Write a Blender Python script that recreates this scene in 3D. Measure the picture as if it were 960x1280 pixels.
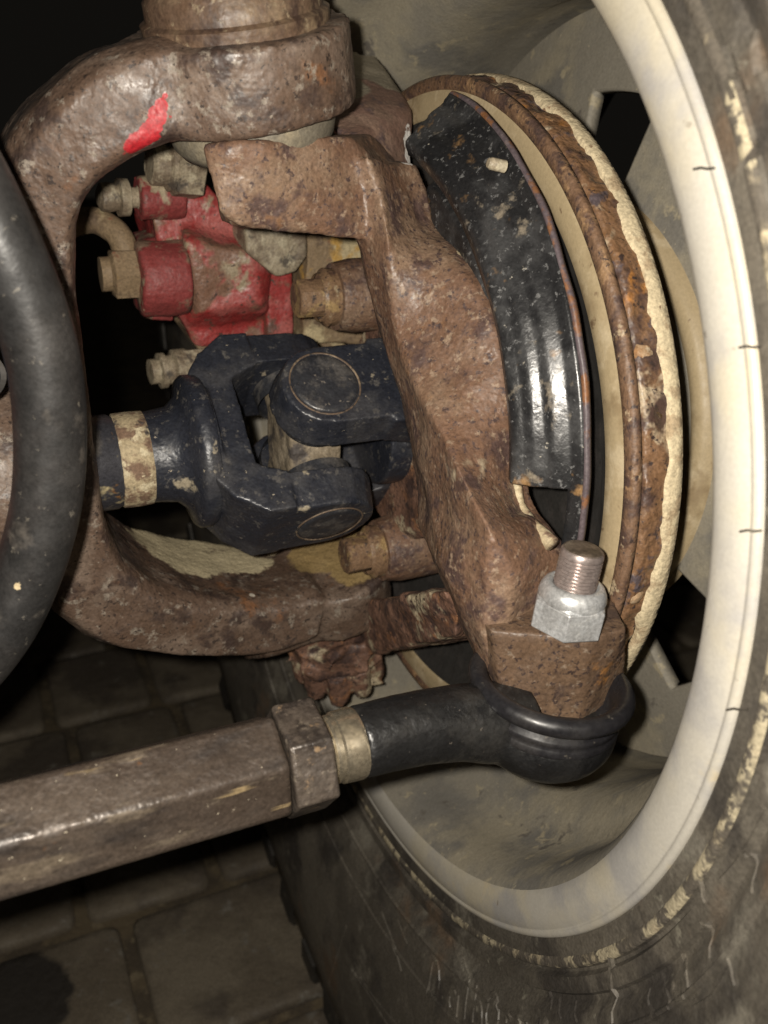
import bpy, bmesh, math, random
import numpy as np
from mathutils import Vector, Matrix, noise
random.seed(7); rng = np.random.default_rng(7)
for o in list(bpy.data.objects): bpy.data.objects.remove(o)
SC = bpy.context.scene; COL = SC.collection
# ---------------------------------------------------------------- frame and camera
# x = outboard along the wheel axle, y = away from the camera side, z = up; ground at z 0.
# "frame" coordinates used below are s (outboard), t (towards the camera side), h (above the axle centre).
H0 = 0.385; FPX = 1105.8
PITCH, ROLL, PHI = [math.radians(v) for v in (24.8054, 1.8137, 25.1829)]
CEN = np.array([-0.00235351, 0.36420405, -0.12835159])
_f = np.array([0, math.cos(PITCH), -math.sin(PITCH)]); _r0 = np.array([1., 0, 0]); _u0 = np.cross(_r0, _f)
_r = _r0*math.cos(ROLL)+_u0*math.sin(ROLL); _u = -_r0*math.sin(ROLL)+_u0*math.cos(ROLL)
_a = np.array([math.cos(PHI), math.sin(PHI), 0]); _d = np.array([math.sin(PHI), -math.cos(PHI), 0]); _z = np.array([0, 0, 1.])
def toW(X): return np.array([X@_a, -(X@_d), X@_z])
def fromX(X):
    q = X-CEN; return np.array([q@_a, -(q@_d), q@_z+H0])
def V(s, t, h): return np.array([s, -t, h+H0])
def ray(x, y): return _f+_r*(x-480)/FPX+_u*(640-y)/FPX
def T(x, y, t): R = ray(x, y); return fromX(R*((t+CEN@_d)/(R@_d)))
def S(x, y, s): R = ray(x, y); return fromX(R*((s+CEN@_a)/(R@_a)))
def Hh(x, y, h): R = ray(x, y); return fromX(R*((h+CEN@_z)/(R@_z)))
CAMPOS = fromX(np.zeros(3))
cr, cu, cf = toW(_r), toW(_u), toW(_f)
cam_d = bpy.data.cameras.new('camera'); cam = bpy.data.objects.new('camera', cam_d); COL.objects.link(cam)
cam.matrix_world = Matrix([[cr[i], cu[i], -cf[i], CAMPOS[i]] for i in range(3)]+[[0, 0, 0, 1]])
cam_d.sensor_fit = 'VERTICAL'; cam_d.sensor_height = 36; cam_d.lens = FPX/1280*36
cam_d.clip_start = 0.01; cam_d.clip_end = 100
cam_d.dof.use_dof = True; cam_d.dof.focus_distance = 0.30; cam_d.dof.aperture_fstop = 14
SC.camera = cam
SC.render.resolution_x = 768; SC.render.resolution_y = 1024
W = bpy.data.worlds.new('World'); SC.world = W; W.use_nodes = True
W.node_tree.nodes['Background'].inputs[0].default_value = (1, .9, .75, 1)
W.node_tree.nodes['Background'].inputs[1].default_value = 0.005
# the phone's flash, beside its lens
fl = bpy.data.lights.new('phone_flash', 'POINT'); fl.energy = 6.3; fl.shadow_soft_size = 0.0035; fl.color = (1, .93, .82)
flo = bpy.data.objects.new('phone_flash', fl); COL.objects.link(flo)
flo.location = CAMPOS-cr*0.0125+cu*0.006+cf*0.0
SC.view_settings.view_transform = 'Standard'; SC.view_settings.look = 'None'
SC.view_settings.exposure = 0; SC.view_settings.gamma = 1
# ---------------------------------------------------------------- materials
def mat(name, base, layers=(), rough=.7, metal=0., bump=((60, .3),), spots=(), rough_var=.15, coat=0, spec=.5, grain=1.):
    """layers: (colour, noise scale, lo, hi[, stretch xyz]) mixed over the base; spots: (colour, [(point, radius)..], hard)"""
    m = bpy.data.materials.new(name); m.use_nodes = True
    nt = m.node_tree; N = nt.nodes; L = nt.links; N.clear()
    out = N.new('ShaderNodeOutputMaterial'); b = N.new('ShaderNodeBsdfPrincipled'); L.new(b.outputs[0], out.inputs[0])
    b.inputs['Metallic'].default_value = metal; b.inputs['Coat Weight'].default_value = coat
    b.inputs['Specular IOR Level'].default_value = spec
    g = N.new('ShaderNodeNewGeometry'); pos = g.outputs['Position']
    seed = (sum(ord(c) for c in name)*0.137) % 9
    def nz(scale, stretch=None, det=4, rgh=.64):
        mp = N.new('ShaderNodeMapping'); L.new(pos, mp.inputs[0]); mp.inputs['Location'].default_value = (seed, seed*1.7, -seed)
        if stretch: mp.inputs['Scale'].default_value = stretch
        n = N.new('ShaderNodeTexNoise'); n.inputs['Scale'].default_value = scale; n.inputs['Detail'].default_value = det
        n.inputs['Roughness'].default_value = rgh; L.new(mp.outputs[0], n.inputs['Vector']); return n.outputs['Fac']
    def ramp(v, lo, hi):
        r = N.new('ShaderNodeMapRange'); r.inputs[1].default_value = lo; r.inputs[2].default_value = hi
        r.interpolation_type = 'SMOOTHSTEP'; L.new(v, r.inputs[0]); return r.outputs[0]
    def mix(c0, c1, fac):
        x = N.new('ShaderNodeMix'); x.data_type = 'RGBA'; L.new(fac, x.inputs[0]); L.new(c0, x.inputs[6]); L.new(c1, x.inputs[7]); return x.outputs[2]
    def col(c):
        x = N.new('ShaderNodeRGB'); x.outputs[0].default_value = (*c, 1); return x.outputs[0]
    cur = col(base)
    for ly in layers:
        c, sc, lo, hi = ly[:4]
        cur = mix(cur, col(c), ramp(nz(sc, ly[4] if len(ly) > 4 else None), lo, hi)); seed += 1.3
    for c, pts, nsc, namp in spots:
        tot = None; nn = nz(nsc)
        for p, rad in pts:
            dd = N.new('ShaderNodeVectorMath'); dd.operation = 'DISTANCE'; L.new(pos, dd.inputs[0]); dd.inputs[1].default_value = tuple(p)
            q = N.new('ShaderNodeMath'); q.operation = 'DIVIDE'; L.new(dd.outputs['Value'], q.inputs[0]); q.inputs[1].default_value = rad
            if tot is None: tot = q.outputs[0]
            else:
                mn = N.new('ShaderNodeMath'); mn.operation = 'MINIMUM'; L.new(tot, mn.inputs[0]); L.new(q.outputs[0], mn.inputs[1]); tot = mn.outputs[0]
        ma = N.new('ShaderNodeMath'); ma.operation = 'MULTIPLY_ADD'; L.new(nn, ma.inputs[0]); ma.inputs[1].default_value = namp; L.new(tot, ma.inputs[2])
        lo = 1+namp*.5
        r = N.new('ShaderNodeMapRange'); r.inputs[1].default_value = lo-.06; r.inputs[2].default_value = lo+.06; r.inputs[3].default_value = 1; r.inputs[4].default_value = 0
        L.new(ma.outputs[0], r.inputs[0]); cur = mix(cur, col(c), r.outputs[0]); seed += .7
    # fine value break-up
    f = N.new('ShaderNodeMapRange'); L.new(nz(900, det=3), f.inputs[0]); f.inputs[1].default_value = .3; f.inputs[2].default_value = .7; f.inputs[3].default_value = 1-.32*grain; f.inputs[4].default_value = 1+.22*grain
    vm = N.new('ShaderNodeVectorMath'); vm.operation = 'SCALE'; L.new(cur, vm.inputs[0]); L.new(f.outputs[0], vm.inputs['Scale'])
    L.new(vm.outputs[0], b.inputs['Base Color'])
    rr = N.new('ShaderNodeMapRange'); L.new(nz(140), rr.inputs[0]); rr.inputs[1].default_value = .3; rr.inputs[2].default_value = .7
    rr.inputs[3].default_value = max(.05, rough-rough_var); rr.inputs[4].default_value = min(1, rough+rough_var); L.new(rr.outputs[0], b.inputs['Roughness'])
    prev = None
    for sc, st in bump:
        bp = N.new('ShaderNodeBump'); bp.inputs['Strength'].default_value = st; bp.inputs['Distance'].default_value = .2/sc
        L.new(nz(sc, det=1.5 if sc >= 300 else 3), bp.inputs['Height'])
        if prev: L.new(prev, bp.inputs['Normal'])
        prev = bp.outputs[0]
    if prev: L.new(prev, b.inputs['Normal'])
    return m
CREAM = (.50, .42, .26); MUD = (.30, .24, .15); RUST = (.20, .085, .035); DKRUST = (.07, .035, .025); ORANGE = (.34, .14, .04); PURP = (.085, .055, .06)
# red paint stroke down the yoke arm
red_pts = [(T(x, y, .047), r_*.82) for x, y, r_ in ((206, 120, .0016), (202, 132, .0026), (197, 145, .0034), (192, 157, .0030), (186, 168, .0038), (178, 180, .0046), (171, 192, .0050), (165, 202, .0050), (212, 146, .0014), (220, 143, .001))]
M = {}
M['yoke'] = mat('cast_yoke_rust', (.10, .064, .045), [((.155, .112, .085), 30, .45, .62), ((.05, .032, .026), 60, .5, .64), ((.17, .08, .038), 48, .58, .72), ((.22, .185, .15), 210, .56, .68), ((.04, .028, .023), 480, .56, .66)], .53, rough_var=.18, bump=((110, .4), (350, .8)),
                spots=[((.50, .43, .28), [(Hh(x, y, -.064), r_) for x, y, r_ in ((165, 680, .016), (200, 670, .022), (235, 660, .024), (270, 655, .024), (215, 705, .018), (310, 660, .020), (300, 690, .014), (185, 700, .018), (245, 705, .014), (160, 660, .014))], 110, 1.2), ((.27, .19, .085), [(Hh(395, 690, -.066), .014), (Hh(420, 680, -.066), .012), (Hh(440, 715, -.07), .010)], 120, .8),
                       ((.55, .5, .42), [(Hh(300, 711, -.064), .0022), (Hh(316, 738, -.066), .0026), (Hh(195, 745, -.05), .003)], 300, .6), ((.34, .014, .02), red_pts, 260, .9)])
M['yoke_low'] = M['yoke']
M['knuckle'] = mat('knuckle_rust', (.155, .088, .056), [((.205, .135, .09), 34, .44, .64), ((.085, .052, .044), 75, .5, .64), ((.25, .13, .06), 48, .6, .72), ((.26, .185, .13), 300, .55, .67), ((.07, .046, .042), 420, .55, .66), ((.40, .33, .23), 50, .64, .75)], .53, rough_var=.2, bump=((110, .45), (350, .8)),
                   spots=[((.8, .76, .72), [(S(504, 165, -.004), .0028), (S(508, 185, -.004), .0030), (S(508, 200, -.004), .0024), (S(494, 178, -.006), .0012), (S(502, 222, -.004), .0016)], 400, 1.0)])
M['ear'] = mat('dusty_ear', (.17, .10, .075), [((.23, .15, .11), 50, .45, .66), ((.09, .06, .058), 110, .52, .66)], .68, bump=((110, .4), (500, .5)),
               spots=[((.235, .205, .15), [(T(445, 85, -.06), .026), (T(485, 95, -.05), .022), (T(420, 120, -.03), .014)], 60, .6), ((.85, .82, .78), [(T(500, 160, -.010), .0036), (T(505, 178, -.008), .0046), (T(507, 196, -.006), .0040), (T(490, 176, -.008), .0020)], 500, 1.0)])
M['arm'] = mat('steering_arm_rust', (.115, .072, .046), [((.165, .105, .065), 60, .45, .68), ((.07, .046, .036), 80, .52, .66), ((.32, .15, .045), 60, .6, .72), ((.2, .15, .11), 300, .57, .68), ((.045, .03, .026), 450, .55, .64)], .48, rough_var=.18, bump=((120, .4), (350, .7)))
M['mudcast'] = mat('muddy_cast', (.22, .155, .09), [((.45, .37, .22), 38, .5, .6), ((.12, .08, .05), 60, .55, .68), ((.45, .27, .07), 55, .6, .7), ((.2, .09, .05), 150, .6, .7)], .75, bump=((100, .6), (420, .6)))
M['lump'] = mat('mud_crusted_rust', (.13, .07, .048), [((.2, .11, .075), 70, .45, .62), ((.44, .37, .25), 55, .54, .64), ((.055, .032, .027), 80, .52, .63), ((.25, .12, .06), 120, .57, .68), ((.04, .027, .024), 450, .56, .65)], .6, rough_var=.2, bump=((90, .6), (350, .8)))
M['cap'] = mat('ball_joint_cap', (.10, .062, .04), [((.19, .135, .085), 45, .47, .66), ((.05, .03, .022), 90, .5, .64), ((.22, .17, .11), 260, .58, .68)], .5, bump=((120, .35), (400, .5)))
M['dusty_rubber'] = mat('dusty_rubber_boot', (.16, .14, .105), [((.26, .22, .15), 60, .45, .65), ((.07, .06, .05), 80, .6, .7)], .6, bump=((200, .2),))
M['black'] = mat('black_painted_steel', (.018, .018, .022), [((.06, .058, .06), 70, .56, .72), ((.28, .23, .16), 90, .66, .74), ((.19, .08, .03), 60, .70, .78)], .38, bump=((140, .25), (600, .25)))
M['ujoint'] = mat('blue_black_steel', (.019, .021, .029), [((.042, .042, .047), 45, .46, .66), ((.085, .08, .076), 260, .57, .68), ((.32, .275, .2), 70, .655, .72), ((.13, .065, .03), 60, .69, .76), ((.3, .26, .2), 420, .68, .72)], .4, rough_var=.16, bump=((140, .25), (400, .5)),
                  spots=[((.42, .36, .26), [(T(283, 575, .02), .0026), (T(300, 600, .03), .0018), (T(318, 620, .03), .0026), (T(355, 606, .04), .0014), (T(372, 603, .04), .0014)], 600, 1.2)])
M['shaft'] = mat('shaft_steel', (.035, .035, .042), [((.12, .11, .1), 60, .5, .7), ((.42, .35, .2), 45, .54, .62), ((.25, .12, .03), 90, .62, .72)], .38, metal=.1, bump=((200, .2),))
M['capface'] = mat('bearing_cap_face', (.026, .027, .032), [((.075, .07, .067), 110, .47, .64), ((.16, .14, .12), 300, .6, .7)], .42, bump=((300, .6),))
M['rustring'] = mat('rust_ring', (.11, .075, .05), [((.24, .18, .12), 150, .5, .68), ((.03, .027, .026), 110, .54, .62)], .7)
M['inside_mud'] = mat('joint_cross_mud', (.2, .16, .11), [((.34, .28, .2), 60, .5, .65), ((.06, .05, .045), 70, .55, .66)], .75, bump=((120, .8),))
M['tan_face'] = mat('worn_brake_face', (.40, .315, .19), [((.27, .2, .115), 30, .5, .66), ((.5, .41, .27), 70, .5, .68), ((.2, .135, .08), 90, .63, .7)], .5, bump=((300, .1),), grain=.35)
M['rust_edge'] = mat('rotor_rust', (.19, .105, .055), [((.075, .045, .036), 50, .48, .6), ((.36, .16, .045), 45, .57, .66), ((.44, .35, .24), 60, .56, .65), ((.09, .07, .075), 90, .58, .67), ((.05, .034, .03), 400, .57, .66)], .5, rough_var=.2, bump=((100, 1), (350, .9)))
M['rust_lip'] = mat('rotor_lip_rust', (.16, .093, .055), [((.08, .048, .038), 80, .48, .6), ((.28, .17, .09), 110, .54, .65), ((.4, .31, .2), 130, .62, .7), ((.05, .034, .03), 400, .57, .66)], .58, bump=((160, .7), (400, .7)))
M['cream_edge'] = mat('dried_mud_edge', (.55, .46, .30), [((.38, .29, .18), 120, .5, .62), ((.2, .12, .07), 170, .64, .70)], .8, bump=((160, .8), (500, .5)))
M['seam'] = mat('caked_mud_seam', (.36, .29, .18), [((.16, .1, .065), 110, .46, .58), ((.5, .43, .29), 160, .54, .64), ((.06, .05, .045), 90, .60, .68)], .8, bump=((160, .6), (500, .4)))
M['rib'] = mat('pale_rust_rib', (.40, .27, .16), [((.27, .14, .06), 160, .46, .6), ((.5, .4, .28), 200, .55, .66)], .6, bump=((200, .6),))
M['shield'] = mat('dust_shield_black', (.016, .016, .017), [((.045, .045, .046), 45, .45, .62), ((.13, .13, .13), 420, .58, .68), ((.24, .14, .06), 60, .60, .70), ((.2, .17, .13), 110, .6, .72), ((.5, .46, .38), 130, .68, .73)], .33, bump=((60, .12), (700, .35)), rough_var=.12)
M['shield_lip'] = mat('dust_shield_lip', (.10, .078, .085), [((.2, .09, .04), 90, .52, .62), ((.17, .14, .14), 140, .55, .7)], .5, bump=((300, .4),))
M['rim'] = mat('rim_dusty_silver', (.43, .405, .355), [((.46, .415, .32), 12, .45, .62), ((.35, .335, .315), 24, .5, .66), ((.5, .43, .3), 40, .60, .72), ((.25, .22, .18), 160, .66, .74), ((.17, .14, .105), 90, .69, .73)], .5, bump=((300, .04),), grain=.25)
M['barrel'] = mat('barrel_dust', (.25, .228, .185), [((.31, .275, .205), 16, .46, .6), ((.19, .178, .155), 24, .5, .64), ((.38, .33, .23), 75, .60, .68), ((.14, .125, .105), 60, .63, .71), ((.4, .35, .25), 300, .66, .72)], .75, bump=((60, .12), (300, .25)), grain=.5)
M['tyre'] = mat('tyre_rubber_dusty', (.084, .074, .06), [((.125, .11, .088), 14, .45, .6), ((.05, .044, .038), 20, .5, .63), ((.165, .15, .122), 30, .56, .68), ((.12, .085, .058), 18, .6, .72), ((.18, .165, .13), 90, .63, .71)], .5, bump=((60, .25), (320, .3)))
M['tyre_dark'] = mat('tyre_tread_rubber', (.03, .027, .023), [((.06, .052, .042), 20, .45, .65), ((.12, .105, .08), 60, .6, .7)], .6, bump=((80, .4),))
M['tyre_mud'] = mat('tyre_bead_mud', (.36, .31, .21), [((.085, .072, .056), 40, .45, .50), ((.085, .072, .056), 170, .52, .58), ((.36, .3, .2), 100, .55, .7)], .8, bump=((160, .8), (500, .6)))
M['hextube'] = mat('tie_rod_steel', (.055, .041, .032), [((.085, .066, .052), 30, .44, .62, (.35, 1, 1)), ((.032, .026, .023), 50, .5, .64, (.3, 1, 1)), ((.12, .095, .07), 130, .56, .68, (.3, 1, 1)), ((.27, .2, .11), 150, .655, .71, (.12, 1, 1)), ((.2, .095, .04), 80, .64, .74), ((.38, .33, .25), 420, .685, .72)], .42, metal=.25, bump=((120, .35), (400, .7)), rough_var=.14)
M['jam'] = mat('jam_nut_steel', (.058, .046, .038), [((.085, .068, .055), 70, .45, .62), ((.035, .028, .024), 90, .52, .65), ((.22, .15, .09), 160, .62, .7), ((.14, .115, .09), 300, .58, .68)], .45, metal=.25, bump=((200, .4), (400, .6)))
M['brass'] = mat('bright_zinc_thread', (.66, .58, .44), [((.78, .71, .58), 60, .5, .65)], .25, metal=.9, bump=((400, .1),), rough_var=.06)
M['tre'] = mat('tie_rod_end_black', (.009, .009, .0095), [((.022, .021, .02), 50, .5, .68), ((.11, .095, .08), 500, .68, .73)], .4, bump=((200, .3), (400, .4)), spec=.5)
M['rubber'] = mat('boot_rubber', (.014, .0135, .0155), [((.03, .028, .028), 40, .48, .66), ((.085, .075, .062), 200, .64, .72)], .38, bump=((300, .15),))
M['zinc'] = mat('zinc_nut', (.62, .63, .64), [((.5, .5, .5), 80, .5, .66), ((.75, .75, .74), 130, .55, .7)], .36, metal=.55, bump=((400, .08),), rough_var=.08)
M['stud'] = mat('stud_steel', (.36, .30, .28), [((.22, .18, .17), 90, .5, .65)], .33, metal=.6, bump=((500, .05),), rough_var=.06)
M['studtop'] = mat('stud_top_oxide', (.19, .15, .115), [((.3, .25, .19), 260, .55, .68), ((.1, .08, .06), 150, .52, .64)], .5, metal=.5, bump=((300, .5),))
M['hose'] = mat('black_tube_rubber', (.016, .0155, .0155), [((.03, .028, .027), 30, .45, .65), ((.07, .062, .054), 60, .60, .74), ((.1, .09, .075), 300, .64, .72), ((.5, .43, .3), 110, .735, .75)], .45, bump=((120, .12), (700, .2)),
                spots=[((.45, .36, .22), [(T(38, 553, .108), .0012), (T(42, 551, .108), .0009), (T(36, 605, .108), .0010), (T(40, 507, .108), .0006), (T(20, 735, .10), .0016), (T(44, 482, .108), .0008)], 700, .9)])
M['axle_tube'] = mat('axle_red_primer', (.17, .075, .06), [((.11, .05, .042), 50, .5, .66), ((.26, .2, .15), 90, .62, .72)], .65, bump=((120, .5),))
M['blue'] = mat('blue_paint', (.015, .045, .11), [((.06, .08, .1), 150, .62, .7)], .7)
M['darkmetal'] = mat('dark_metal', (.03, .027, .025), [((.09, .07, .05), 70, .55, .7)], .6)
M['red'] = mat('red_caliper_paint', (.28, .034, .032), [((.35, .095, .085), 40, .45, .6), ((.19, .105, .07), 34, .52, .60), ((.30, .24, .16), 50, .57, .66), ((.12, .06, .045), 60, .59, .66), ((.07, .045, .035), 350, .59, .67)], .5, bump=((90, .6), (350, .7)))
M['redrust'] = mat('worn_red_cast', (.22, .04, .038), [((.2, .13, .09), 50, .52, .6), ((.33, .27, .18), 70, .58, .67), ((.1, .055, .042), 60, .57, .65)], .6, bump=((120, .6), (350, .6)))
M['tanbolt'] = mat('muddy_bolt', (.30, .25, .175), [((.17, .13, .09), 80, .46, .6), ((.40, .35, .25), 120, .54, .66), ((.09, .075, .06), 90, .57, .66)], .6, bump=((160, .8), (400, .6)))
M['hubbolt'] = mat('rusty_bolt', (.19, .115, .065), [((.30, .2, .09), 80, .5, .62), ((.10, .056, .038), 100, .5, .63), ((.36, .29, .19), 120, .6, .7), ((.05, .034, .028), 450, .57, .66)], .6, bump=((160, .8), (400, .6)))
M['paver'] = mat('paver_concrete', (.105, .085, .06), [((.15, .125, .09), 14, .42, .64), ((.07, .056, .042), 10, .5, .62), ((.16, .145, .12), 60, .6, .72)], .75, bump=((40, .4), (200, .4)),
                 spots=[((.022, .018, .014), [(Hh(15, 1255, -.385), .035)], 30, .8)])
M['joint'] = mat('joint_sand', (.105, .08, .047), [((.06, .046, .03), 30, .45, .6), ((.15, .12, .075), 70, .56, .68)], .9, bump=((90, .8),))
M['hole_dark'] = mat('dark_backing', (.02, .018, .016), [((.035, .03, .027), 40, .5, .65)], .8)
# ---------------------------------------------------------------- mesh helpers
def mk(name, verts, faces, m, parent=None, smooth=True, sharp=35):
    me = bpy.data.meshes.new(name); me.from_pydata([tuple(map(float, v)) for v in verts], [], [tuple(int(i) for i in f) for f in faces])
    me.validate(); bm = bmesh.new(); bm.from_mesh(me); bmesh.ops.remove_doubles(bm, verts=bm.verts, dist=1e-6); bmesh.ops.recalc_face_normals(bm, faces=bm.faces); bm.to_mesh(me); bm.free()
    return link(name, me, m, parent, smooth, sharp)
def link(name, me, m, parent=None, smooth=True, sharp=35):
    o = bpy.data.objects.new(name, me); COL.objects.link(o); me.materials.clear(); me.materials.append(m)
    if smooth:
        me.shade_smooth()
        if sharp: me.set_sharp_from_angle(angle=math.radians(sharp))
    if parent: o.parent = parent; o.matrix_parent_inverse = Matrix.Translation(-parent_loc(parent))
    return o
def parent_loc(p):
    v = Vector(p.location)
    if p.parent: pass
    return v
def thing(name, label, cat, loc, group=None):
    o = bpy.data.objects.new(name, None); COL.objects.link(o); o.location = loc; o.empty_display_size = .02
    o['label'] = label; o['category'] = cat
    if group: o['group'] = group
    return o
def rebase(o, loc):
    o.data.transform(Matrix.Translation(-Vector(loc))); o.location = loc; return o
def tag(o, label, cat, group=None, loc=None):
    o['label'] = label; o['category'] = cat
    if group: o['group'] = group
    if loc is None:
        c = np.array([v.co[:] for v in o.data.vertices]); loc = (*(c.min(0)[:2]+c.max(0)[:2])/2, c.min(0)[2])
    return rebase(o, loc)
def basis(ax):
    ax = np.array(ax, float); ax /= np.linalg.norm(ax); ref = np.array([0, 0, 1.]) if abs(ax[2]) < .9 else np.array([0, -1., 0])
    e1 = np.cross(ref, ax); e1 /= np.linalg.norm(e1); return ax, e1, np.cross(ax, e1)
def lathe(c, ax, prof, seg=48, a0=0, a1=360, closed=False, jit=0):
    """prof: (distance along axis, radius)"""
    ax, e1, e2 = basis(ax); full = a1-a0 >= 360; n = seg if full else seg+1
    vs, fs = [], []
    for k, (x, r) in enumerate(prof):
        for i in range(n):
            A = math.radians(a0+(a1-a0)*i/seg); rr = r*(1+jit*(random.random()-.5))
            vs.append(np.array(c)+ax*x+(e1*math.cos(A)+e2*math.sin(A))*rr)
    K = len(prof)
    for k in range(K if closed else K-1):
        k2 = (k+1) % K
        for i in range(seg):
            j = (i+1) % n; fs.append((k*n+i, k*n+j, k2*n+j, k2*n+i))
    return vs, fs
def loft(secs, cap=True):
    n = len(secs[0]); vs = [p for s in secs for p in s]; fs = []
    for k in range(len(secs)-1):
        for i in range(n):
            j = (i+1) % n; fs.append((k*n+i, k*n+j, (k+1)*n+j, (k+1)*n+i))
    if cap: fs += [tuple(range(n))[::-1], tuple((len(secs)-1)*n+i for i in range(n))]
    return vs, fs
def tube(pts, rad, seg=20, cap=True):
    pts = [np.array(p, float) for p in pts]; secs = []; up = None
    for k, p in enumerate(pts):
        d = pts[min(k+1, len(pts)-1)]-pts[max(k-1, 0)]; d /= np.linalg.norm(d)
        if up is None: _, up, _ = basis(d)
        up = up-d*(up@d); up /= np.linalg.norm(up); s = np.cross(d, up); r = rad[k] if hasattr(rad, '__len__') else rad
        secs.append([p+(up*math.cos(A)+s*math.sin(A))*r for A in np.linspace(0, 2*math.pi, seg, endpoint=False)])
    return loft(secs, cap)
def spline(pts, n=60):
    """catmull-rom through points"""
    P = np.array(pts, float); out = []
    P = np.vstack([2*P[0]-P[1], P, 2*P[-1]-P[-2]]); m = len(P)-3
    for u in np.linspace(0, m, n):
        i = min(int(u), m-1); f = u-i; a, b, c, d = P[i:i+4]
        out.append(.5*((2*b)+(c-a)*f+(2*a-5*b+4*c-d)*f*f+(3*b-a-3*c+d)*f**3))
    return np.array(out)
def hull(pts):
    bm = bmesh.new()
    for p in pts: bm.verts.new(tuple(map(float, p)))
    r = bmesh.ops.convex_hull(bm, input=bm.verts); 
    bmesh.ops.delete(bm, geom=list({g for g in r['geom_interior'] if isinstance(g, bmesh.types.BMVert)}), context='VERTS')
    bm.verts.index_update(); vs = [np.array(v.co[:]) for v in bm.verts]; fs = [tuple(v.index for v in f.verts) for f in bm.faces]; bm.free(); return vs, fs
def join(*parts):
    vs, fs = [], []
    for v, f in parts:
        o = len(vs); vs += list(v); fs += [tuple(i+o for i in q) for q in f]
    return vs, fs
def cast(name, parts, m, parent=None, voxel=.0016, smooth=4, amp=.0005, freq=90, amp2=.00012):
    """union of closed pieces as one casting: voxel remesh, smoothed, with a cast surface"""
    vs, fs = join(*parts)
    t = mk('tmp', vs, fs, m, None, False)
    bm = bmesh.new(); bm.from_mesh(t.data); bmesh.ops.recalc_face_normals(bm, faces=bm.faces); bm.to_mesh(t.data); bm.free()
    r = t.modifiers.new('r', 'REMESH'); r.mode = 'VOXEL'; r.voxel_size = voxel
    s = t.modifiers.new('s', 'SMOOTH'); s.iterations = smooth; s.factor = .5
    dg = bpy.context.evaluated_depsgraph_get(); me = bpy.data.meshes.new_from_object(t.evaluated_get(dg)); bpy.data.objects.remove(t)
    me.name = name; n = len(me.vertices); co = np.empty(n*3, np.float32); no = np.empty(n*3, np.float32)
    me.vertices.foreach_get('co', co); me.vertex_normals.foreach_get('vector', no); co = co.reshape(-1, 3); no = no.reshape(-1, 3)
    d = np.array([amp*noise.noise(Vector(p)*freq)+amp2*noise.noise(Vector(p)*freq*6) for p in co.tolist()], np.float32)
    co += no*d[:, None]; me.vertices.foreach_set('co', co.ravel()); me.update()
    return link(name, me, m, parent, True, None)
def bev(o, w=.0008, seg=2, ang=30):
    b = o.modifiers.new('bevel', 'BEVEL'); b.width = w; b.segments = seg; b.limit_method = 'ANGLE'; b.angle_limit = math.radians(ang); b.harden_normals = False; return o
def cyl_pts(c, ax, r, l0, l1, n=20):
    ax, e1, e2 = basis(ax); c = np.array(c)
    return [c+ax*l+(e1*math.cos(A)+e2*math.sin(A))*r for l in (l0, l1) for A in np.linspace(0, 2*math.pi, n, endpoint=False)]
def cylinder(c, ax, r, l0, l1, n=32): return hull(cyl_pts(c, ax, r, l0, l1, n))
def hexprism(c, ax, r, l0, l1, rot=0, cham=0, n=6):
    ax, e1, e2 = basis(ax); c = np.array(c); secs = []
    for l, k in ([(l0, 1-cham), (l0+cham*r*.6, 1), (l1-cham*r*.6, 1), (l1, 1-cham)] if cham else [(l0, 1), (l1, 1)]):
        secs.append([c+ax*l+(e1*math.cos(A)+e2*math.sin(A))*r*k for A in np.linspace(0, 2*math.pi, n, endpoint=False)+math.radians(rot)])
    return loft(secs)
def slab(front, back): return loft([front, back])
AX = np.array([1., 0, 0])            # outboard
def polar(r, deg, s): A = math.radians(deg); return V(s, r*math.cos(A), r*math.sin(A))
# ---------------------------------------------------------------- ground
gnd = mk('ground', [V(-4, -5, -.3925), V(4, -5, -.3925), V(4, 2.5, -.3925), V(-4, 2.5, -.3925)], [(0, 1, 2, 3)], M['joint'], None, False)
gnd['kind'] = 'structure'; rebase(gnd, (0, 0, H0-.3925))
def paver_mesh(w, d):
    secs = []
    for z, k, rr in ((-.0075, 0, .008), (-.003, 0, .008), (-.0005, .002, .0095), (0, .007, .012)):
        sec = []; hw, hd = w/2-k, d/2-k
        for cx, cy, a in ((1, 1, 0), (-1, 1, 90), (-1, -1, 180), (1, -1, 270)):
            for q in (0, 30, 60, 90):
                A = math.radians(a+q); sec.append((cx*(hw-rr)+rr*math.cos(A), cy*(hd-rr)+rr*math.sin(A), z))
        secs.append(sec)
    return loft(secs)
pm = []
for w in (.094, .121, .158): vs, fs = paver_mesh(w-.009, .104); pm.append((w, mk('paver', vs, fs, M['paver'], None, True, 50)))
cnt = 0; row_off = {0: -.122}
for row in range(-9, 2):
    tc = -.137+.0565+row*-.113+0.0; tc = -.0805+(-row-0)*-.113 if False else -.0805+row*.113
    x = -.122 if row == 0 else (-.149 if row == -1 else -.13+random.uniform(-.05, .05))
    for sgn in (1, -1):
        xx = x; lim = .55 if sgn > 0 else -.75-(.25 if row < -3 else 0)
        first = True
        while (xx < lim) if sgn > 0 else (xx > lim):
            k = (1 if row == 0 else 0) if first and sgn > 0 else random.choice((0, 0, 1, 1, 2)); first = False
            w, src = pm[k]; o = src.copy(); COL.objects.link(o); o.name = 'paver'
            p = V(xx+sgn*w/2, tc, -.385); o.location = (p[0], p[1], p[2]+random.uniform(-.0012, .0012))
            o.rotation_euler = (random.uniform(-.006, .006), random.uniform(-.006, .006), random.uniform(-.02, .02))
            o.parent = gnd; o.matrix_parent_inverse = Matrix.Translation(-Vector(gnd.location)); xx += sgn*w; cnt += 1
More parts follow.
